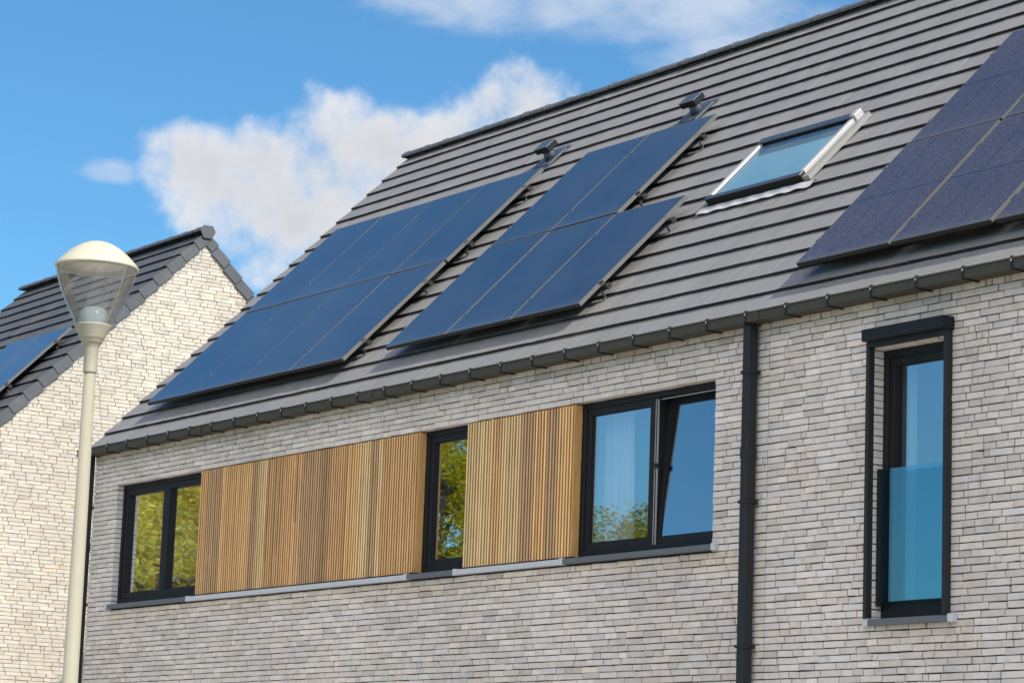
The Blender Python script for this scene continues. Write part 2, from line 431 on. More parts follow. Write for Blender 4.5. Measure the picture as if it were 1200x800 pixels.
# roof ---------------------------------------------------------------
P0Y, P0Z = -0.112, 5.66
def rp(x, s, h, yo=P0Y, zo=P0Z):
    return (x, yo + R2 * (s - h), zo + R2 * (s + h))
CS = 0.297
def tile_slope(b, x0, x1, n, smax, yo, zo, back=False, yr=0, holes=(), tw=0.30, step=0.028):
    """n courses of flat interlocking tiles; mirrored about y = yr when back"""
    def f(x, s, h):
        p = rp(x, s, h, yo, zo)
        return (p[0], 2 * yr - p[1], p[2]) if back else p
    for k in range(n):
        s0 = k * CS; s1 = min(s0 + CS + 0.03, smax)
        off = 0.15 * (k % 2)
        xs = [x0] + [x0 + 0.0 + off + i * tw for i in range(1, int((x1 - x0) / tw) + 1) if x0 + off + i * tw < x1 - 0.05] + [x1]
        for a, c in zip(xs, xs[1:]):
            for (ha, hc, hs0, hs1) in holes:
                if s0 + CS * 0.5 > hs0 and s0 + CS * .5 < hs1:
                    if a >= ha and c <= hc: break
                    if a < ha < c: c = ha
                    elif a < hc < c: a = hc
            else:
                dh = random.gauss(0, 0.0009); t = random.gauss(0, 0.0008); ds = random.gauss(0, 0.0008)
                lum = math.exp(random.gauss(0, 0.022)); w = random.gauss(0, 0.006)
                cc = (lum * (1 + w), lum, lum * (1 - w))
                g = 0.0004
                hb = dh - step * (s1 - s0) / CS
                p = [f(a + g, s0 + ds, dh - step - .006 - t), f(c - g, s0 + ds, dh - step - .006 + t), f(c - g, s1, hb - .018 + t), f(a + g, s1, hb - .018 - t),
                     f(a + g, s0 + ds, dh - t), f(c - g, s0 + ds, dh + t), f(c - g, s1, hb + t), f(a + g, s1, hb - t)]
                if back: p = [p[1], p[0], p[3], p[2], p[5], p[4], p[7], p[6]]
                b.hexa(p, cc, fc={2: (.07, .07, .07)})  # front lip near black: gap shade under the nose put into the colour
SK = (-18.80, -17.49, 2.19, 3.10)          # skylight opening in roof coordinates
mb = MB()
RX0, RX1 = -28.10, -6.9
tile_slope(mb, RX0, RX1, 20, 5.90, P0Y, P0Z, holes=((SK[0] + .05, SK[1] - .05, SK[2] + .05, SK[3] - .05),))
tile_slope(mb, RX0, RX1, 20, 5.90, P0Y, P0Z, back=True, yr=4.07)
# deck under the tiles, open at the skylight
def slab(b, x0, x1, s0, s1, h0, h1, m=1, back=False):
    p = [rp(x0, s0, h0), rp(x1, s0, h0), rp(x1, s1, h0), rp(x0, s1, h0), rp(x0, s0, h1), rp(x1, s0, h1), rp(x1, s1, h1), rp(x0, s1, h1)]
    if back:
        p = [(q[0], 8.14 - q[1], q[2]) for q in p]; p = [p[1], p[0], p[3], p[2], p[5], p[4], p[7], p[6]]
    b.hexa(p, (1, 1, 1), m)
for (xa, xb, sa, s_b) in ((RX0 + .02, SK[0] + .04, .12, 5.6), (SK[1] - .04, RX1 - .02, .12, 5.6), (SK[0] + .041, SK[1] - .041, .12, SK[2] + .03), (SK[0] + .041, SK[1] - .041, SK[3] - .03, 5.6)):
    slab(mb, xa, xb, sa, s_b, -.12, -.05)
slab(mb, RX0 + .02, RX1 - .02, .12, 5.6, -.12, -.05, back=True)
roof = part(mb, 'roof', [M['tile'], M['deck']])
# verge flashing on the left gable
mb = MB()
for k in range(20):
    s0, s1 = k * CS, min((k + 1) * CS + .03, 5.85)
    mb.hexa([rp(RX0 - .016, s0, -.14), rp(RX0 + .004, s0, -.14), rp(RX0 + .004, s1, -.16), rp(RX0 - .016, s1, -.16),
             rp(RX0 - .016, s0, .001), rp(RX0 + .004, s0, .001), rp(RX0 + .004, s1, -.026), rp(RX0 - .016, s1, -.026)])
part(mb, 'verge_tile', M['tile'], bevel=.003)
# ridge caps
def ridge(x0, x1, yr, zr, mat, parent, w=0.115, name='ridge_cap'):
    b = MB(); x = x0; n = 0
    while x < x1 - 0.1:
        xe = min(x + 0.43, x1); lum = math.exp(random.gauss(0, .04)); up = 0.0 + random.gauss(0, .001)
        prof = [(-w, -0.080), (-w * .95, -0.05), (-w * .5, -0.006), (-w * .2, 0.012), (w * .2, 0.012), (w * .5, -0.006), (w * .95, -0.05), (w, -0.080)]
        for (ea, eb, g) in ((x, xe + 0.002, 0.0), (x, x + .05, 0.008)):
            i = len(b.v); k = len(prof)
            for xx in (ea, eb):
                for (yy, zz) in prof: b.v.append((xx, yr + yy * (1 + g * 5), zr + zz + g + up))
            for j in range(k - 1):
                b.f.append((i + j, i + k + j, i + k + j + 1, i + j + 1)); b.c.append((lum,) * 3); b.m.append(0); b.smooth.append(False)
            b.f.append(tuple(i + j for j in range(k))); b.c.append((lum,) * 3); b.m.append(0); b.smooth.append(False)
            b.f.append(tuple(i + k + j for j in reversed(range(k)))); b.c.append((lum,) * 3); b.m.append(0); b.smooth.append(False)
        x = xe
    return b.build(name, mat, parent)
ridge(RX0 - .02, RX1, 4.07, 9.865, M['tile_dark'], roof)

# gutter ---------------------------------------------------------------
mb = MB()
GX0, GX1 = -28.24, -6.9
yf, yk, zb_, zt_ = -0.158, -0.012, 5.578, 5.652
th = 0.004
mb.box(GX0, GX1, yf, yf + th, zb_, zt_)
mb.box(GX0, GX1, yf + th, yk, zb_, zb_ + th)
mb.box(GX0, GX1, yk - th, yk, zb_ + th, zt_ + .01)
mb.box(GX0, GX0 + th, yf + th, yk - th, zb_ + th, zt_)
mb.tube((GX0, yf - .002, zt_), (GX1, yf - .002, zt_), .008, .008, 8)
gut = part(mb, 'gutter', M['gutter'])
mb = MB()
mb.box(-.011, .011, yf - .007, yf - .001, zb_ - .006, zt_ + .012)
mb.box(-.011, .011, yf - .007, yk + .01, zb_ - .010, zb_ - .003)
mb.box(-.011, .011, yf - .007, yf + .03, zt_ + .012, zt_ + .017)
mb.tube((0, yf - .012, zt_ - .014), (0, yf - .006, zt_ - .014), .009, .009, 8, m=1)
bm_ = mb.mesh('gutter_bracket', [M['black'], M['alu']])
for k in range(43):
    x = -27.965 + k * 0.4855
    if x > -7.2: break
    o = bpy.data.objects.new('gutter_bracket', bm_); col.objects.link(o); o.parent = gut; o.location = (x, 0, 0)
# gutter joints (sleeves)
for x in (-25.3, -21.9, -16.18, -11.5):
    mb = MB(); mb.box(x - .03, x + .03, yf - .0095, yf - .002, zb_ - .002, zt_ - .001); mb.box(x - .03, x + .03, yf - .0095, yk, zb_ - .004, zb_ - .001)
    mb.build('gutter_sleeve', M['gutter'], gut)

# downpipes --------------------------------------------------------------
def downpipe(x0, x1, y0, y1, zs):
    b = MB(); b.box(x0, x1, y0, y1, 0.13, zb_ - .0)
    o = part(b, 'downpipe', M['pipe'], bevel=.012)
    for z in zs:
        c = MB(); c.box(x0 - .008, x1 + .008, y0 - .008, y1 + .02, z - .012, z + .012)
        c.box(x0 - .035, x0 - .008, y1 - .02, y1 + .0, z - .012, z + .012); c.box(x1 + .008, x1 + .03, y1 - .02, y1, z - .012, z + .012)
        c.tube((x0 - .025, y1 - .035, z), (x0 - .025, y1 - .02, z), .007, .007, 6, m=1)
        c.build('pipe_clamp', [M['pipe'], M['alu']], o)
    for z in (4.55,):
        c = MB(); c.box(x0 - .004, x1 + .004, y0 - .004, y1 + .004, z - .05, z + .05); c.build('pipe_sleeve', M['pipe'], o, bevel=.01)
downpipe(-16.385, -16.300, -.125, -.03, (5.19, 4.165, 3.04, 1.6))
downpipe(-28.150, -28.070, -.10, .0, (5.0, 3.9, 2.6))

# windows ------------------------------------------------------------------
def ring(b, x0, x1, z0, z1, w, y0, y1, wb=None, m=0):
    wb = wb or w
    b.box(x0, x1, y0, y1, z0, z0 + wb, m=m); b.box(x0, x1, y0, y1, z1 - w, z1, m=m)
    b.box(x0, x0 + w, y0 + .0, y1, z0 + wb, z1 - w, m=m); b.box(x1 - w, x1, y0, y1, z0 + wb, z1 - w, m=m)
def bead(b, x0, x1, z0, z1, y0, y1, w=.012):
    ring(b, x0, x1, z0, z1, w, y0, y1)
def window(xa, xb, z0, z1, y, lights, glass, name='window', wf=.05, rec=.045):
    b = MB(); ring(b, xa, xb, z0, z1, wf, y, y + .11, wf)
    for (la, lb, tilt) in lights[:-1]:
        b.box(lb - .028, lights[lights.index((la, lb, tilt)) + 1][0] + .028, y + .012, y + .11, z0 + wf, z1 - wf)
    w = part(b, name, M['frame'], bevel=.003)
    for (la, lb, tilt) in lights:
        s = MB(); zl0, zl1 = z0 + wf - .012, z1 - wf + .012
        H = zl1 - zl0
        ring(s, 0, lb - la, 0, H, .072, 0, .075, .078)
        ring(s, .068, lb - la - .068, .074, H - .068, .012, .012, .05, .012)
        so = s.build('sash', M['frame'], w, bevel=.003)
        so.location = (la, y + .014 if not tilt else y + .022, zl0); so.rotation_euler = (-tilt, 0, 0)
        g = MB(); x0g, x1g, z0g, z1g = .07, lb - la - .07, .075, H - .07
        pr = .012 if tilt else rec; g.face([(x0g, pr, z0g), (x1g, pr, z0g), (x1g, pr, z1g), (x0g, pr, z1g)])
        g.build('pane', glass, so)
    return w
ZS = 3.885
window(-27.479, -25.46, ZS, 5.212, .08, [(-27.44, -26.455, 0), (-26.475, -25.49, 0)][:1] + [(-26.449, -25.49, 0)], M['glass_wavy'])
window(-21.234, -20.39, ZS, 5.212, .08, [(-21.195, -20.42, 0)], M['glass_tree'], rec=.030)
w3 = window(-18.766, -16.865, ZS, 5.212, .08, [(-18.727, -17.765, 0), (-17.752, -16.905, math.radians(4.3))], M['glass'], rec=.020)
g = MB()
g.box(-17.754, -17.749, .086, .10, ZS + .05, 5.15); g.box(-17.727, -17.722, .086, .10, ZS + .05, 5.15); g.box(-17.70, -16.92, .10, .112, 5.143, 5.149)
g.build('gasket', M['gasket'], w3)
g = MB(); g.box(-17.757, -17.715, .078, .10, 4.57, 4.61); g.build('window_handle', M['black'], w3)
w4 = window(-14.98, -14.18, 3.21, 5.214, .09, [(-14.935, -14.225, 0)], M['glass'], wf=.06, rec=.030)

# sills ------------------------------------------------------------------
def sill(x0, x1, z0, z1, yf_, mat):
    b = MB()
    b.hexa([(x0, yf_, z0), (x1, yf_, z0), (x1, .085, z0), (x0, .085, z0), (x0, yf_, z1), (x1, yf_, z1), (x1, .085, z1 + .012), (x0, .085, z1 + .012)])
    return part(b, 'window_sill', M[mat], bevel=.005)
for (a, c, m_) in ((-27.525, -25.62, 'sill_dark'), (-25.617, -21.345, 'sill_pale'), (-21.342, -20.52, 'sill_dark'), (-20.517, -18.88, 'sill_pale'), (-18.877, -16.78, 'sill_dark')):
    sill(a, c, 3.824, 3.872, -.042, m_)
for x in (-27.535, -25.63, -21.355, -20.53, -18.89, -16.825):
    b = MB(); b.box(x, x + .05, -.047, .0, 3.820, 3.879); part(b, 'sill_end_cap', M['sill_pale'], bevel=.004)
sill(-15.02, -14.09, 3.150, 3.198, -.045, 'sill_dark')
for x in (-15.03, -14.135):
    b = MB(); b.box(x, x + .055, -.05, .0, 3.146, 3.206); part(b, 'sill_end_cap', M['sill_pale'], bevel=.004)

# timber cladding -----------------------------------------------------------
def cladding(x0, x1):
    b = MB(); z0, z1 = 3.892, 5.203
    b.box(x0 + .01, x1 - .03, .032, .075, z0 + .01, z1, m=1)
    pal = [(0.95, 0.575, 0.265), (0.88, 0.515, 0.235), (0.60, 0.365, 0.185), (1.0, 0.70, 0.355), (0.68, 0.425, 0.23), (0.97, 0.59, 0.255), (0.82, 0.48, 0.22)]
    n = int(round((x1 - .02 - x0) / .0432)); p = (x1 - .02 - x0) / n; k = 0
    while k < n:
        g_ = random.choice((2, 3, 4, 4, 5, 7)); base = random.choice(pal)
        for j in range(g_):
            if k >= n: break
            l = math.exp(random.gauss(0, .08)); c = tuple(q * l for q in base)
            xa = x0 + k * p + random.gauss(0, .0006); xb = xa + .0285; yy = random.gauss(0, .0012)
            zt = z1 - random.uniform(0, .004)
            # one batten, sometimes butt-jointed part way up
            zj = z0 + random.uniform(.25, 1.1) if random.random() < .12 else None
            for (za, zb2, m2) in ([(z0, zt, 1.0)] if zj is None else [(z0, zj - .001, 1.0), (zj + .001, zt, math.exp(random.gauss(0, .15)))]):
                cc = tuple(q * m2 for q in c)
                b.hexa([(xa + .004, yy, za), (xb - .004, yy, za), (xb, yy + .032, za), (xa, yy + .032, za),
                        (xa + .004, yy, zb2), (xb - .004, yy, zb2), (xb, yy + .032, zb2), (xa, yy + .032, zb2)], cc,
                       fc={3: tuple(q * .5 for q in cc), 5: tuple(q * .5 for q in cc)})  # batten sides darker: groove shade put into the colour
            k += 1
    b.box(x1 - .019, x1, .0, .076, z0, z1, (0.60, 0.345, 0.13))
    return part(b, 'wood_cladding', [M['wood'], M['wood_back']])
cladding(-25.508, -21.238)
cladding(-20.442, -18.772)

# right window: sun-screen box, guide rails, glass guard ----------------------
b = MB(); b.box(-15.0, -14.128, -.12, -.004, 5.262, 5.352)
scr = part(b, 'sun_screen_box', M['frame'], bevel=.004)
b = MB(); b.box(-14.985, -14.15, -.062, -.012, 5.225, 5.262); b.build('screen_bottom_bar', M['pipe'], scr)
for x in (-15.012, -14.183):
    b = MB(); b.box(x, x + .036, -.06, -.003, 3.202, 5.262); b.build('guide_rail', M['pipe'], scr, bevel=.003)
b = MB(); b.box(-14.931, -14.241, .052, .064, 3.33, 4.315)
bal = part(b, 'glass_guard', M['bal'])
for x in (-14.972, -14.24):
    b = MB(); b.box(x, x + .040, .03, .088, 3.30, 4.315); b.build('guard_post', M['frame'], bal, bevel=.002)

# skylight --------------------------------------------------------------------
def rbox(b, x0, x1, s0, s1, h0, h1, c=(1, 1, 1), m=0):
    b.hexa([rp(x0, s0, h0), rp(x1, s0, h0), rp(x1, s1, h0), rp(x0, s1, h0), rp(x0, s0, h1), rp(x1, s0, h1), rp(x1, s1, h1), rp(x0, s1, h1)], c, m)
b = MB(); kx0, kx1, ks0, ks1 = -18.79, -17.475, 2.165, 3.10
rbox(b, kx0, kx0 + .055, ks0 + .06, ks1 - .06, -.10, .072); rbox(b, kx1 - .055, kx1, ks0 + .06, ks1 - .06, -.10, .072)
rbox(b, kx0, kx1, ks0, ks0 + .06, -.10, .062, m=1); rbox(b, kx0, kx1, ks1 - .06, ks1, -.10, .066, m=1)
sk = part(b, 'skylight', [M['alu'], M['frame']], bevel=.005)
b = MB(); rbox(b, kx0 - .008, kx1 - .02, ks1 - .075, ks1 + .02, .0725, .084); b.build('top_hood', M['hood'], sk, bevel=.005)
b = MB(); rbox(b, kx1 - .045, kx1 + .022, ks1 - .07, ks1 + .045, .012, .098); b.build('corner_cover', M['alu'], sk, bevel=.008)
b = MB(); rbox(b, kx0 + .001, kx1 - .001, ks0 - .008, ks0 + .05, .0625, .071); b.build('bottom_rail', M['hood'], sk, bevel=.003)
b = MB(); b.face([rp(kx0 + .05, ks0 + .045, .060), rp(kx1 - .05, ks0 + .045, .060), rp(kx1 - .05, ks1 - .05, .060), rp(kx0 + .05, ks1 - .05, .060)])
b.build('pane', M['glass_sky'], sk)
b = MB(); n = 96
for i in range(n):
    L_ = ks1 - ks0 - .12; sa = ks1 - .06 - L_ * i / n; sb_ = ks1 - .06 - L_ * (i + 1) / n; ha = .006 + (.004 if i % 2 else 0); hb_ = .006 + (0 if i % 2 else .004)
    xl_ = kx0 + .055 + (.0 if i < 18 else .0)
    b.face([rp(xl_, sb_, hb_), rp(kx1 - .055, sb_, hb_), rp(kx1 - .055, sa, ha), rp(xl_, sa, ha)], m=0 if i < 14 else 1)  # olive top strip is the blind, the pale rest an added brightener
b.build('blind', [M['blind'], M['pane_fill']], sk)  # one mesh: the olive blind and the added pale pane fill
b = MB(); rbox(b, kx1 + .001, kx1 + .085, ks0 - .0, ks1 + .05, -.004, .040); b.build('side_flashing', M['flash'], sk)
b = MB(); rbox(b, kx0 - .05, kx0 - .001, ks0 - .0, ks1 + .04, -.004, .012); b.build('side_flashing', M['flash'], sk)
b = MB(); n = 34
for i in range(n):
    xa, xb = kx0 - .06 + (kx1 - kx0 + .26) * i / n, kx0 - .06 + (kx1 - kx0 + .26) * (i + 1) / n
    ha = .008 + .004 * math.sin(i * 1.3); hb_ = .008 + .004 * math.sin((i + 1) * 1.3); lum = (1.0, .8)[(i // 3) % 2]
    if i >= n - 6: lum *= .8
    b.face([rp(xa, ks0 - .142 + .006 * math.sin(i * 1.1), ha - .004), rp(xb, ks0 - .142 + .006 * math.sin((i + 1) * 1.1), hb_ - .004), rp(xb, ks0 - .055, hb_ + .004), rp(xa, ks0 - .055, ha + .004)], smooth=True)
    b.face([rp(xa, ks0 - .055, ha + .004), rp(xb, ks0 - .055, hb_ + .004), rp(xb, ks0 - .002, -.03), rp(xa, ks0 - .002, -.03)], smooth=True)
b.build('lead_apron', M['lead'], sk)
# light shaft under the skylight
b = MB()
rbox(b, kx0 - .02, kx0 + .05, ks0, ks1, -.30, -.101); rbox(b, kx1 - .05, kx1 + .02, ks0, ks1, -.30, -.101)
rbox(b, kx0 + .051, kx1 - .051, ks0 - .02, ks0 + .03, -.30, -.101); rbox(b, kx0 + .051, kx1 - .051, ks1 - .03, ks1 + .02, -.30, -.101); rbox(b, kx0, kx1, ks0, ks1, -.34, -.301)
b.build('light_shaft', M['inner'], sk)

# roof vents ---------------------------------------------------------------------
def vent(xc, sc):
    b = MB()
    rbox(b, xc - .23, xc + .16, sc - .28, sc + .20, .001, .004); rbox(b, xc - .15, xc + .11, sc - .18, sc + .14, .004, .012)
    v = part(b, 'roof_vent', M['steel'])
    b = MB(); p0 = rp(xc, sc - .02, .0); p1 = rp(xc + .005, sc + .0, .13)
    b.tube(p0, p1, .075, .055, 20); b.build('vent_pipe', M['steel'], v)
    b = MB(); rbox(b, xc - .115, xc + .115, sc - .075, sc + .085, .105, .165, m=1)
    rbox(b, xc - .12, xc + .12, sc - .08, sc + .09, .165, .171)
    for j in range(4):
        h = .112 + j * .014; rbox(b, xc - .11, xc + .11, sc - .0785, sc - .0751, h, h + .004, m=1); rbox(b, xc + .1151, xc + .1185, sc - .065, sc + .075, h, h + .004, m=1)
    b.build('vent_cowl', [M['steel'], M['frame']], v, bevel=.003)
vent(-23.50, 4.41)
vent(-20.98, 4.43)

# ------------------------------------------------------------------ solar panels
PW, PH = 1.045, 1.66
HT = 0.135          # top of the panels above the tile surface
def panel_meshes():
    b = MB(); w, h = PW, PH; t = .038
    ringp = [(0, 0), (w, 0), (w, h), (0, h)]
    b.box(0, w, 0, .012, -t, -.003, m=1); b.box(0, w, .0, .012, -.003, 0); b.box(0, w, h - .012, h, -t, 0); b.box(0, .012, .012, h - .012, -t, 0); b.box(w - .012, w, .012, h - .012, -t, 0)  # lower bar black: shade of its unlit underside put into the colour
    b.face([(.012, .012, -t + .004), (.012, h - .012, -t + .004), (w - .012, h - .012, -t + .004), (w - .012, .012, -t + .004)], m=1)
    fm = b.mesh('panel_frame', [M['alu_frame'], M['black']])
    g_ = MB(); z = -.0025
    z = .0006; g_.face([(.010, .010, z), (w - .010, .010, z), (w - .010, h - .010, z), (.010, h - .010, z)], uv=[(0, 0), (1, 0), (1, 1), (0, 1)])
    gm = g_.mesh('cell_glass', M['pv'])
    c = MB(); c.box(-.004, .022, -.022, .022, .0005, .003); c.box(-.008, .012, -.03, .03, -.03, .0005)
    cm = c.mesh('panel_clamp', M['alu_frame'])
    return fm, gm, cm
FM, GM, CM = panel_meshes()
GM2 = GM.copy(); GM2.name = 'cell_glass_speckled'; GM2.materials.clear(); GM2.materials.append(M['pv2'])
ROT = Matrix.Rotation(math.radians(45), 4, 'X')
def panel(x, s, label, group, yo=P0Y, zo=P0Z, last=False, glass=None):
    p = rp(x, s, HT + random.gauss(0, .0015), yo, zo)
    t = thing('solar_panel', label, 'solar panel', p, group)
    t.rotation_euler = (math.radians(45) + random.gauss(0, .0012), random.gauss(0, .0012), 0)
    for nm, me in (('panel_frame', FM), ('cell_glass', glass or GM)):
        o = bpy.data.objects.new(nm, me); col.objects.link(o); o.parent = t
    for yy in (.33, 1.33):
        for side in ((0,) if not last else (0, 1)):
            o = bpy.data.objects.new('panel_clamp', CM); col.objects.link(o); o.parent = t
            o.location = (-.010 if not side else PW - .012, yy, 0)
    return t
ORD = ['first', 'second', 'third', 'fourth', 'fifth']
def rail(x0, x1, s, label, group, yo=P0Y, zo=P0Z):
    o = thing('mounting_rail', label, 'mounting rail', rp(x0, s, 0.0, yo, zo), group)
    o.rotation_euler = (math.radians(45), 0, 0)
    L = x1 - x0; b = MB()
    b.box(0, L, -.02, .02, .052, HT - .04)
    b.box(L - .004, L + .003, -.026, .026, .048, HT - .036)
    b.build('rail_bar', M['black'], o)
    k = 0; n = max(2, int(L / 1.0) + 1)
    hb = MB()
    hb.box(-.014, .014, -.06, -.053, -.01, .055); hb.box(-.014, .014, -.053, .0, .046, .0515); hb.box(-.014, .014, -.085, -.06, -.01, .0)
    hm = hb.mesh('roof_hook', M['steel'])
    for i in range(n):
        q = bpy.data.objects.new('roof_hook', hm); col.objects.link(q); q.parent = o
        q.location = (L * i / (n - 1) * (1 - .02) + .02 - (.03 if i == n - 1 else 0) + (.01 if i == n - 1 else 0), 0, 0)
PITCH = 1.0655
def array(xl, s0, cols_low, cols_up, where, group, pitch=PITCH, glass=None):
    for row, (cols, wd, s) in enumerate(((cols_low, 'lower', s0), (cols_up, 'upper', s0 + PH + .022))):
        for k in range(cols):
            panel(xl + k * pitch, s, 'dark solar panel, %s from the left in the %s row of the %s' % (ORD[k], wd, where), group, last=(k == cols - 1), glass=glass)
        for q, (ds, pl) in enumerate(((.33, 'lower'), (1.33, 'upper'))):
            rail(xl - .05, xl + (cols - 1) * pitch + PW + .07, s + ds, '%s black mounting rail under the %s row of the %s' % (pl, wd, where), 'rails under the solar panels')
array(-27.235, .545, 4, 4, 'leftmost array', 'panels of the leftmost array', 1.0525)
array(-22.24, .565, 3, 2, 'stepped middle array', 'panels of the middle array', 1.072)
array(-15.985, .395, 4, 4, 'purplish right array', 'panels of the right array', 1.088, GM2)

# ------------------------------------------------------------------ neighbouring house
NX = -34.6                      # plane of its sunlit gable
n_yr, n_zr = 4.70, 10.02        # ridge line of the tile planes
nyo, nzo = n_yr - R2 * 6.0, n_zr - R2 * 6.0
nb = thing('brick_house', 'neighbouring house with a sunlit cream brick gable and anthracite tiled roof behind the lamp post', 'house', (NX, n_yr, 0))
def npart(b, name, mats, parent=nb, bevel=0.0):
    o = b.build(name, mats, parent, bevel)
    if parent is nb: o.location = (-NX, -n_yr, 0)
    return o
NL = -40.75
mb = MB(); rows = {}
VE = n_zr - 0.17                # wall top under the verge at the apex
for r in range(0, 190):
    z = r * ROW
    zt2 = z + ROW
    if zt2 > VE: break
    hw = min(4.62, VE - zt2 + .06)
    rows[r] = [(n_yr - hw, n_yr + hw)]
BRICK = (0.67, 0.605, 0.525); SPREAD = 0.045
brick_rows(mb, lambda u, n, z: (NX + n, u, z), rows, ROW, 0.0046, 0.0)
mb.face([(NX - .011, n_yr - 4.60, 0), (NX - .011, n_yr + 4.60, 0), (NX - .011, n_yr + 4.6, VE - 4.6), (NX - .011, n_yr, VE + .02), (NX - .011, n_yr - 4.6, VE - 4.6)], m=1)
npart(mb, 'brick_wall', [M['brick'], M['mortar_tan']])
sb = MB(); sb.box(NL, NX - .1, n_yr - 4.6, n_yr - 4.3, 0, 5.3); sb.box(NL, NX - .1, n_yr + 4.3, n_yr + 4.6, 0, 5.3)
sb.hexa([(NL, n_yr - 4.299, 0), (NL + .3, n_yr - 4.299, 0), (NL + .3, n_yr + 4.299, 0), (NL, n_yr + 4.299, 0), (NL, n_yr - 4.299, 5.3), (NL + .3, n_yr - 4.299, 5.3), (NL + .3, n_yr + 4.299, 5.3), (NL, n_yr + 4.299, 5.3)])
sb.face([(NL, n_yr - 4.29, 5.3), (NL, n_yr + 4.29, 5.3), (NL, n_yr, VE - .3)])
npart(sb, 'side_wall', M['brick'])
mb = MB()
n_s0 = 6.0 - 21 * CS
def nsl(back):
    tile_slope(mb, NL - .05, NX - .12, 21, 5.95 - n_s0, nyo + R2 * n_s0, nzo + R2 * n_s0, back=back, yr=n_yr)
nsl(False); nsl(True)
def nrp(x, s, h): return rp(x, s, h, nyo, nzo)
for bk in (False, True):
    p = [nrp(NL, .1, -.12), nrp(NX - .02, .1, -.12), nrp(NX - .02, 5.8, -.12), nrp(NL, 5.8, -.12), nrp(NL, .1, -.05), nrp(NX - .02, .1, -.05), nrp(NX - .02, 5.8, -.05), nrp(NL, 5.8, -.05)]
    if bk:
        p = [(q[0], 2 * n_yr - q[1], q[2]) for q in p]; p = [p[1], p[0], p[3], p[2], p[5], p[4], p[7], p[6]]
    mb.hexa(p, (1, 1, 1), 1)
nroof = npart(mb, 'roof', [M['tile_dark'], M['deck']])
# verge tiles: folded over the gable edge
mb = MB()
for bk in (False, True):
    for k in range(21):
        s0, s1 = n_s0 + k * CS, min(n_s0 + (k + 1) * CS - .012, 5.97)
        dh = random.gauss(0, .002); lum = math.exp(random.gauss(0, .05)); xo = NX + .035 + random.gauss(0, .002)
        def q(x, s, h):
            p = nrp(x, s, h + dh); return (p[0], 2 * n_yr - p[1], p[2]) if bk else p
        sl_ = .03 * (s1 - s0) / CS
        for (xa, xb, ha, hb2) in ((NX - .118, xo, -.03, .004), (xo - .022, xo, -.150, -.03)):
            p = [q(xa, s0, ha), q(xb, s0, ha), q(xb, s1, ha - sl_), q(xa, s1, ha - sl_), q(xa, s0, hb2), q(xb, s0, hb2), q(xb, s1, hb2 - sl_), q(xa, s1, hb2 - sl_)]
            if bk: p = [p[1], p[0], p[3], p[2], p[5], p[4], p[7], p[6]]
            mb.hexa(p, (lum,) * 3, fc={2: (.07, .07, .07)})  # lower ends near black like the lips: joint shade put into the colour
    for xa, xb, h0, h1 in ((NX - .11, NX + .026, -.06, -.028), (NX + .013, NX + .026, -.14, -.028)):
        p = [nrp(xa, .0, h0), nrp(xb, .0, h0), nrp(xb, 5.95, h0), nrp(xa, 5.95, h0), nrp(xa, .0, h1), nrp(xb, .0, h1), nrp(xb, 5.95, h1), nrp(xa, 5.95, h1)]
        if bk:
            p = [(q_[0], 2 * n_yr - q_[1], q_[2]) for q_ in p]; p = [p[1], p[0], p[3], p[2], p[5], p[4], p[7], p[6]]
        mb.hexa(p, (.08, .08, .08))  # dark strip behind the joints, its colour stands for gap shade
mb.build('verge_tile', M['tile_dark'], nroof)
ridge(NL - .05, NX + .05, n_yr, n_zr + .045, M['tile_dark'], nroof, w=.125)
# end plate of the ridge (hexagonal)
b = MB()
hexp = [(-.125, -.03), (-.075, .055), (.075, .055), (.125, -.03), (.07, -.135), (-.07, -.135)]
for xx in (NX + .051, NX + .066):
    for (yy, zz) in hexp: b.v.append((xx, n_yr + yy, n_zr + zz))
b.f.append(tuple(range(6, 12))); b.f.append(tuple(reversed(range(6))))
for j in range(6): b.f.append((j, (j + 1) % 6, 6 + (j + 1) % 6, 6 + j))
b.c = [(1, 1, 1)] * 8; b.m = [0] * 8; b.smooth = [False] * 8
b.build('ridge_end_cap', M['tile_dark'], nroof, bevel=.003)
# panels on the neighbour's roof
def narr(x_right, s_top):
    for k in range(2):
        for row in range(2):
            x = x_right - PW - (1 - k) * 1.065; s = s_top - PH - row * (PH + .022)
            panel(x, s, 'blue solar panel on the neighbouring roof, %s column, %s row' % (('left', 'right')[k], ('upper', 'lower')[row]),
                  'panels on the neighbouring roof', nyo, nzo, last=(k == 1))
    for row in range(2):
        for q, ds in enumerate((.33, 1.33)):
            rail(x_right - 2.2, x_right + .07, s_top - PH - row * (PH + .022) + ds, 'black rail under the %s panel row of the neighbouring roof, %s of two' % (('upper', 'lower')[row], ('lower', 'upper')[q]), 'rails on the neighbouring roof', nyo, nzo)
N_ARR = (-35.16, 3.60)
narr(*N_ARR)

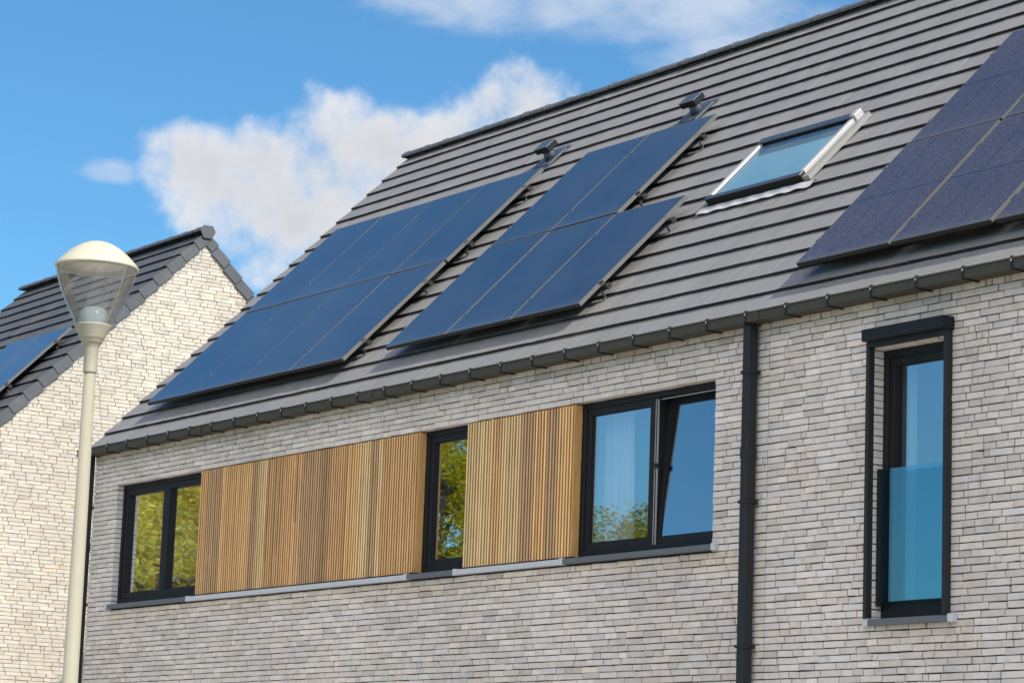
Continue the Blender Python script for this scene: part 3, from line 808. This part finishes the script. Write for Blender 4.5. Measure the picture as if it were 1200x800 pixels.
# ------------------------------------------------------------------ street lamp
LX, LY = -16.005, -5.928
lamp = thing('street_lamp', 'beige post-top street lamp with a clear conical bowl and domed cream cap', 'street lamp', (LX, LY, .125))
Z0 = .125
b = MB(); b.lathe([(.0, 0), (.15, 0), (.15, .02), (.10, .03), (.064, .04), (.0385, 4.43 - Z0), (.0, 4.43 - Z0)], 32); b.lathe([(.092, .03), (.09, .9), (.0585, .96)], 32)
b.build('pole', M['lamp'], lamp)
RB = .274; zr = 5.112
b = MB(); b.lathe([(.0, 4.415 - Z0), (.044, 4.415 - Z0), (.0465, 4.42 - Z0), (.0465, 4.43 - Z0), (.0455, 4.435 - Z0), (.0455, 4.572 - Z0), (.049, 4.585 - Z0), (.062, 4.612 - Z0), (.0665, 4.614 - Z0), (.070, 4.622 - Z0),
    (.078, 4.640 - Z0), (.0815, 4.642 - Z0), (.0835, 4.650 - Z0), (.119, 4.722 - Z0), (.122, 4.728 - Z0), (.1195, 4.735 - Z0), (.0, 4.735 - Z0)], 48)
b.build('collar', M['lamp'], lamp)
b = MB()
BOWL = [(.1185, 4.736), (.138, 4.775), (.168, 4.834), (.192, 4.884), (.213, 4.933), (.232, 4.982), (.248, 5.030), (.261, 5.075), (.2655, zr - .006)]
b.lathe([(r, z - Z0) for r, z in BOWL], 64)
b.build('bowl', M['bowl'], lamp)
b = MB()
prof = [(.262, zr - Z0 - .002), (.272, zr - Z0 - .003), (.277, zr - Z0 + .003), (.2765, zr - Z0 + .010)]
for k in range(1, 17):
    r = .2765 * (1 - k / 16); prof.append((r, zr - Z0 + .010 + .172 * (1 - (r / .2765) ** 2.0)))
b.lathe(prof, 64); b.build('cap', M['lamp_cap'], lamp)
b = MB(); b.lathe([(.262, zr - Z0 - .002), (.256, zr - Z0 + .006), (.235, zr - Z0 + .022), (.17, zr - Z0 + .03), (.155, zr - Z0 + .012), (.10, zr - Z0 + .034), (.0, zr - Z0 + .038)], 64)
b.build('reflector', M['lamp_in'], lamp)
b = MB(); b.lathe([(.094, 4.7355 - Z0), (.094, 4.78 - Z0), (.088, 4.825 - Z0), (.064, 4.848 - Z0), (.0, 4.856 - Z0)], 40)
b.build('bulb_cover', M['bulb'], lamp)
for a in (20, 140, 260):
    b = MB(); a = math.radians(a); pts = [BOWL[0], BOWL[2], BOWL[4], BOWL[6], BOWL[8]]
    for (r0, z0), (r1, z1) in zip(pts, pts[1:]):
        b.tube((r0 * .975 * math.cos(a), r0 * .975 * math.sin(a), z0 - Z0), (r1 * .975 * math.cos(a), r1 * .975 * math.sin(a), z1 - Z0), .0035, .0035, 6)
    b.build('strut', M['lamp_in'], lamp)

# ------------------------------------------------------------------ curtains inside
def curtain(x0, x1, y, z0, z1, label, amp=.025, fold=.11, flare=0.0):
    b = MB(); n = 60
    for i in range(n):
        pa = []
        for j in (i, i + 1):
            t = j / n; pa.append((t, y + amp * math.sin((x1 - x0) * t / fold * 2 * math.pi + .7 * math.sin(7 * t))))
        (ta, ya), (tb, yb2) = pa
        b.face([(x0 + (x1 + flare - x0) * ta, ya, z0), (x0 + (x1 + flare - x0) * tb, yb2, z0), (x0 + (x1 - x0) * tb, yb2, z1), (x0 + (x1 - x0) * ta, ya, z1)], smooth=True)
    return tag(b.build('curtain', M['sheer'], None), label, 'curtain')
curtain(-18.98, -18.32, .28, 3.5, 5.3, 'white sheer curtain behind the left pane of the tilted-open double window', flare=.07)
curtain(-15.05, -14.86, .30, 3.05, 5.3, 'narrow pale curtain at the left edge of the tall window beside the downpipe', fold=.09)
curtain(-21.75, -21.28, .32, 3.5, 5.3, 'pale curtain at the left of the narrow window between timber panels')

# ------------------------------------------------------------------ trees across the street (seen in the panes)
def tree(x, y, h, cr, cz, n, mat, label, leaf=.13, dens=1.0, sq=1.0, seed=1):
    rd = random.Random(seed); root = thing('leafy_tree', label, 'tree', (x, y, 0), 'trees mirrored in the window panes')
    t = MB(); limbs = []
    t.tube((0, 0, 0), (.05, .03, cz * .55), h * .022, h * .016, 10); top = (.05, .03, cz * .55)
    t.tube(top, (.0, .1, h * .9), h * .016, .02, 8)
    for k in range(16):
        a = rd.uniform(0, 6.283); zz = rd.uniform(cz * .5, h * .8); r = cr * rd.uniform(.5, .95)
        e = (r * math.cos(a), r * math.sin(a), min(h * .95, zz + r * rd.uniform(.3, .9)))
        mid = (e[0] * .45, e[1] * .45, zz + (e[2] - zz) * .35)
        t.tube((.03, .05, zz), mid, .06, .04, 6); t.tube(mid, e, .04, .012, 6); limbs += [mid, e]
    t.build('trunk', M['bark'], root)
    cl = []
    for k in range(70):
        a = rd.uniform(0, 6.283); u = rd.uniform(-1, 1); rr = rd.uniform(.55, 1.0) ** .6
        q = math.sqrt(1 - u * u)
        cl.append((cr * rr * q * math.cos(a), cr * rr * q * math.sin(a), cz + (h - cz) * sq * rr * u, rd.uniform(.35, .85) * cr * .33))
    cl += [(e[0], e[1], e[2], cr * .26) for e in limbs]
    c = MB()
    for i in range(n):
        q = rd.choice(cl)
        while True:
            v = Vector((rd.uniform(-1, 1), rd.uniform(-1, 1), rd.uniform(-1, 1)))
            if v.length < 1: break
        p = Vector(q[:3]) + v * q[3] * 1.25
        d1 = Vector((rd.gauss(0, 1), rd.gauss(0, 1), rd.gauss(0, .8))).normalized(); d2 = d1.orthogonal().normalized()
        s = leaf * rd.uniform(.6, 1.3); l = math.exp(rd.gauss(0, .3)); w = rd.gauss(0, .08)
        c.face([p - d1 * s * .5, p + d2 * s * .32, p + d1 * s * .5, p - d2 * s * .32], (l * (1 + w), l, l * (1 - w)))
    c.build('crown', mat, root)
tree(-46.5, -10.2, 11.0, 3.4, 6.4, 105000, M['leaf_c'], 'dense olive tree mirrored in the double window left of the timber cladding', leaf=.085, seed=3)
tree(-43.9, -14.9, 10.4, 2.35, 6.2, 80000, M['leaf_a'], 'tall loose yellow-green tree mirrored in the narrow window between the timber panels', leaf=.085, seed=5)
tree(-38.2, -15.6, 7.0, 2.3, 5.3, 65000, M['leaf_b'], 'low rounded tree whose top is mirrored along the bottom of the curtained pane', leaf=.07, seed=8)
tree(-56.0, -15.2, 13.0, 4.4, 7.4, 80000, M['leaf_c'], 'big yellow-green tree farthest along the street, mirrored behind the olive one', leaf=.15, seed=11)

# ------------------------------------------------------------------ sky and light
SUN = Vector((0.72, 0.10, 0.68)).normalized()
el = math.asin(SUN.z); az = math.atan2(SUN.x, SUN.y)
w = bpy.data.worlds.new('World'); scene.world = w; w.use_nodes = True
class WT(NT):
    def __init__(self):
        self.t = w.node_tree; self.t.nodes.clear(); self.out = self.t.nodes.new('ShaderNodeOutputWorld')
W = WT()
sky = W.n('ShaderNodeTexSky', sky_type='NISHITA'); sky.sun_disc = False; sky.sun_elevation = el; sky.sun_rotation = az
sky.air_density = 1.0; sky.dust_density = 0.6; sky.ozone_density = 2.0; sky.altitude = 50
SKY_STRENGTH = 0.14
d = W.n('ShaderNodeTexCoord').outputs['Generated']
nrm = W.n('ShaderNodeVectorMath', operation='NORMALIZE'); W.set(nrm.inputs[0], d); D = nrm.outputs[0]
sx = W.n('ShaderNodeSeparateXYZ'); W.set(sx.inputs[0], D)
AZ = W.math('ARCTAN2', sx.outputs[0], sx.outputs[1]); EL = W.math('ARCSINE', sx.outputs[2])
# domain-warped noise for the outlines
n1 = W.noise(D, 32.0, 7, 0.54); n2 = W.noise(D, 90.0, 6, 0.6); nw = W.noise(W.mapping(D, (1, 1, 2.0)), 22.0, 6, 0.56)
nn = W.math('ADD', W.math('MULTIPLY', W.math('SUBTRACT', n1, 0.5), 3.0), W.math('MULTIPLY', W.math('SUBTRACT', n2, 0.5), 0.75))
def blob(a, e, ra, re_, amp=1.0):
    u = W.math('DIVIDE', W.math('SUBTRACT', AZ, a), ra); v = W.math('DIVIDE', W.math('SUBTRACT', EL, e), re_)
    q = W.math('ADD', W.math('MULTIPLY', u, u), W.math('MULTIPLY', v, v))
    return W.math('MULTIPLY', W.math('SUBTRACT', 1.0, q), amp)
def smax(lst):
    r = lst[0]
    for k in lst[1:]: r = W.math('SMOOTH_MAX', r, k, 0.25)
    return r
BANK = [(-1.035, .2390, .040, .0265), (-1.088, .2350, .030, .0165), (-1.058, .2190, .048, .0280), (-.9715, .2575, .030, .0265),
        (-1.004, .2310, .040, .018), (-.985, .244, .034, .022), (-1.018, .245, .024, .018), (-1.066, .2375, .028, .0185), (-1.075, .2265, .028, .016)]
bank = smax([W.math('MAXIMUM', blob(*k), -1.5) for k in BANK])
den = W.math('ADD', bank, nn)
def sstep(x, a, b_):
    nd = W.n('ShaderNodeMapRange', interpolation_type='SMOOTHSTEP'); W.set(nd.inputs[0], x)
    nd.inputs[1].default_value = a; nd.inputs[2].default_value = b_; return nd.outputs[0]
cov = sstep(den, 0.0, 1.05)
# thin wisps above
WISP = [(-.945, .2945, .085, .013), (-.885, .283, .055, .011), (-.92, .303, .09, .013), (-.99, .300, .05, .009), (-1.122, .2315, .014, .006)]
wis = smax([W.math('MAXIMUM', blob(*k), -1.5) for k in WISP])
wcov = W.math('MULTIPLY', sstep(W.math('ADD', wis, W.math('MULTIPLY', W.math('SUBTRACT', nw, .5), 3.4)), -0.1, 1.5), 0.8)
# unseen bright cloud added behind and beside the viewer to light the shaded facade
far = W.noise(W.mapping(D, (1, 1, 1.8)), 2.6, 8, 0.58)
south = sstep(W.math('SUBTRACT', W.math('MULTIPLY', sx.outputs[0], 0.75), W.math('MULTIPLY', sx.outputs[1], 0.75)), 0.05, 0.55)
fcov = W.math('MULTIPLY', sstep(far, 0.42, 0.62), W.math('MULTIPLY', south, sstep(EL, 0.22, 0.5)))
shade = sstep(W.math('ADD', bank, W.math('MULTIPLY', W.math('SUBTRACT', n1, 0.5), 1.6)), 0.2, 1.5)
ctone = W.mix(shade, c4(0.88, 0.89, 0.92), c4(0.60, 0.62, 0.66))
sk_c = W.mix(1.0, sky.outputs[0], c4(*SKYTINT) if 'SKYTINT' in globals() else c4(0.47, 0.87, 1.08), 'MULTIPLY')
sc_ = W.n('ShaderNodeVectorMath', operation='SCALE'); W.set(sc_.inputs[0], sk_c); sc_.inputs['Scale'].default_value = SKY_STRENGTH
c1 = W.mix(wcov, sc_.outputs[0], c4(0.68, 0.75, 0.87))
cir = W.noise(W.mapping(D, (1.0, 2.2, 1.6)), 9.0, 7, 0.62)
cic = W.math('MULTIPLY', W.math('MULTIPLY', sstep(cir, 0.46, 0.75), sstep(EL, 0.36, 0.5)), 0.30)  # unseen thin cloud added overhead to vary the sky the panels mirror
c1 = W.mix(cic, c1, c4(0.70, 0.76, 0.86))
c2 = W.mix(cov, c1, ctone)
c3 = W.mix(fcov, c2, c4(5.0, 4.35, 3.75))
bg = W.n('ShaderNodeBackground'); W.set(bg.inputs[0], c3); bg.inputs[1].default_value = 1.0
W.t.links.new(bg.outputs[0], W.out.inputs[0])

ld = bpy.data.lights.new('sun', 'SUN'); ld.energy = 4.4; ld.angle = math.radians(0.53); ld.color = (1.0, 0.945, 0.86)
lo = bpy.data.objects.new('sun', ld); col.objects.link(lo); lo.location = (30, 10, 40)
lo.rotation_euler = SUN.to_track_quat('Z', 'Y').to_euler()

# ------------------------------------------------------------------ camera
cam = bpy.data.cameras.new('camera'); co = bpy.data.objects.new('camera', cam); col.objects.link(co)
yaw, pit, rol = (math.radians(a) for a in (-55.487, 10.1126, 2.1096))
F = Vector((math.sin(yaw) * math.cos(pit), math.cos(yaw) * math.cos(pit), math.sin(pit)))
r_ = Vector((math.cos(yaw), -math.sin(yaw), 0)); u_ = r_.cross(F)
rr = r_ * math.cos(rol) + u_ * math.sin(rol); uu = -r_ * math.sin(rol) + u_ * math.cos(rol)
mt = Matrix((rr, uu, -F)).transposed().to_4x4(); mt.translation = Vector((0, -13.6, 1.6))
co.matrix_world = mt
cam.sensor_width = 36; cam.lens = 3187 / 1200 * 36; cam.clip_start = 0.1; cam.clip_end = 3000
scene.camera = co
scene.view_settings.view_transform = 'Standard'; scene.view_settings.look = 'None'; scene.view_settings.exposure = 0
scene.cycles.max_bounces = 10; scene.cycles.transparent_max_bounces = 16
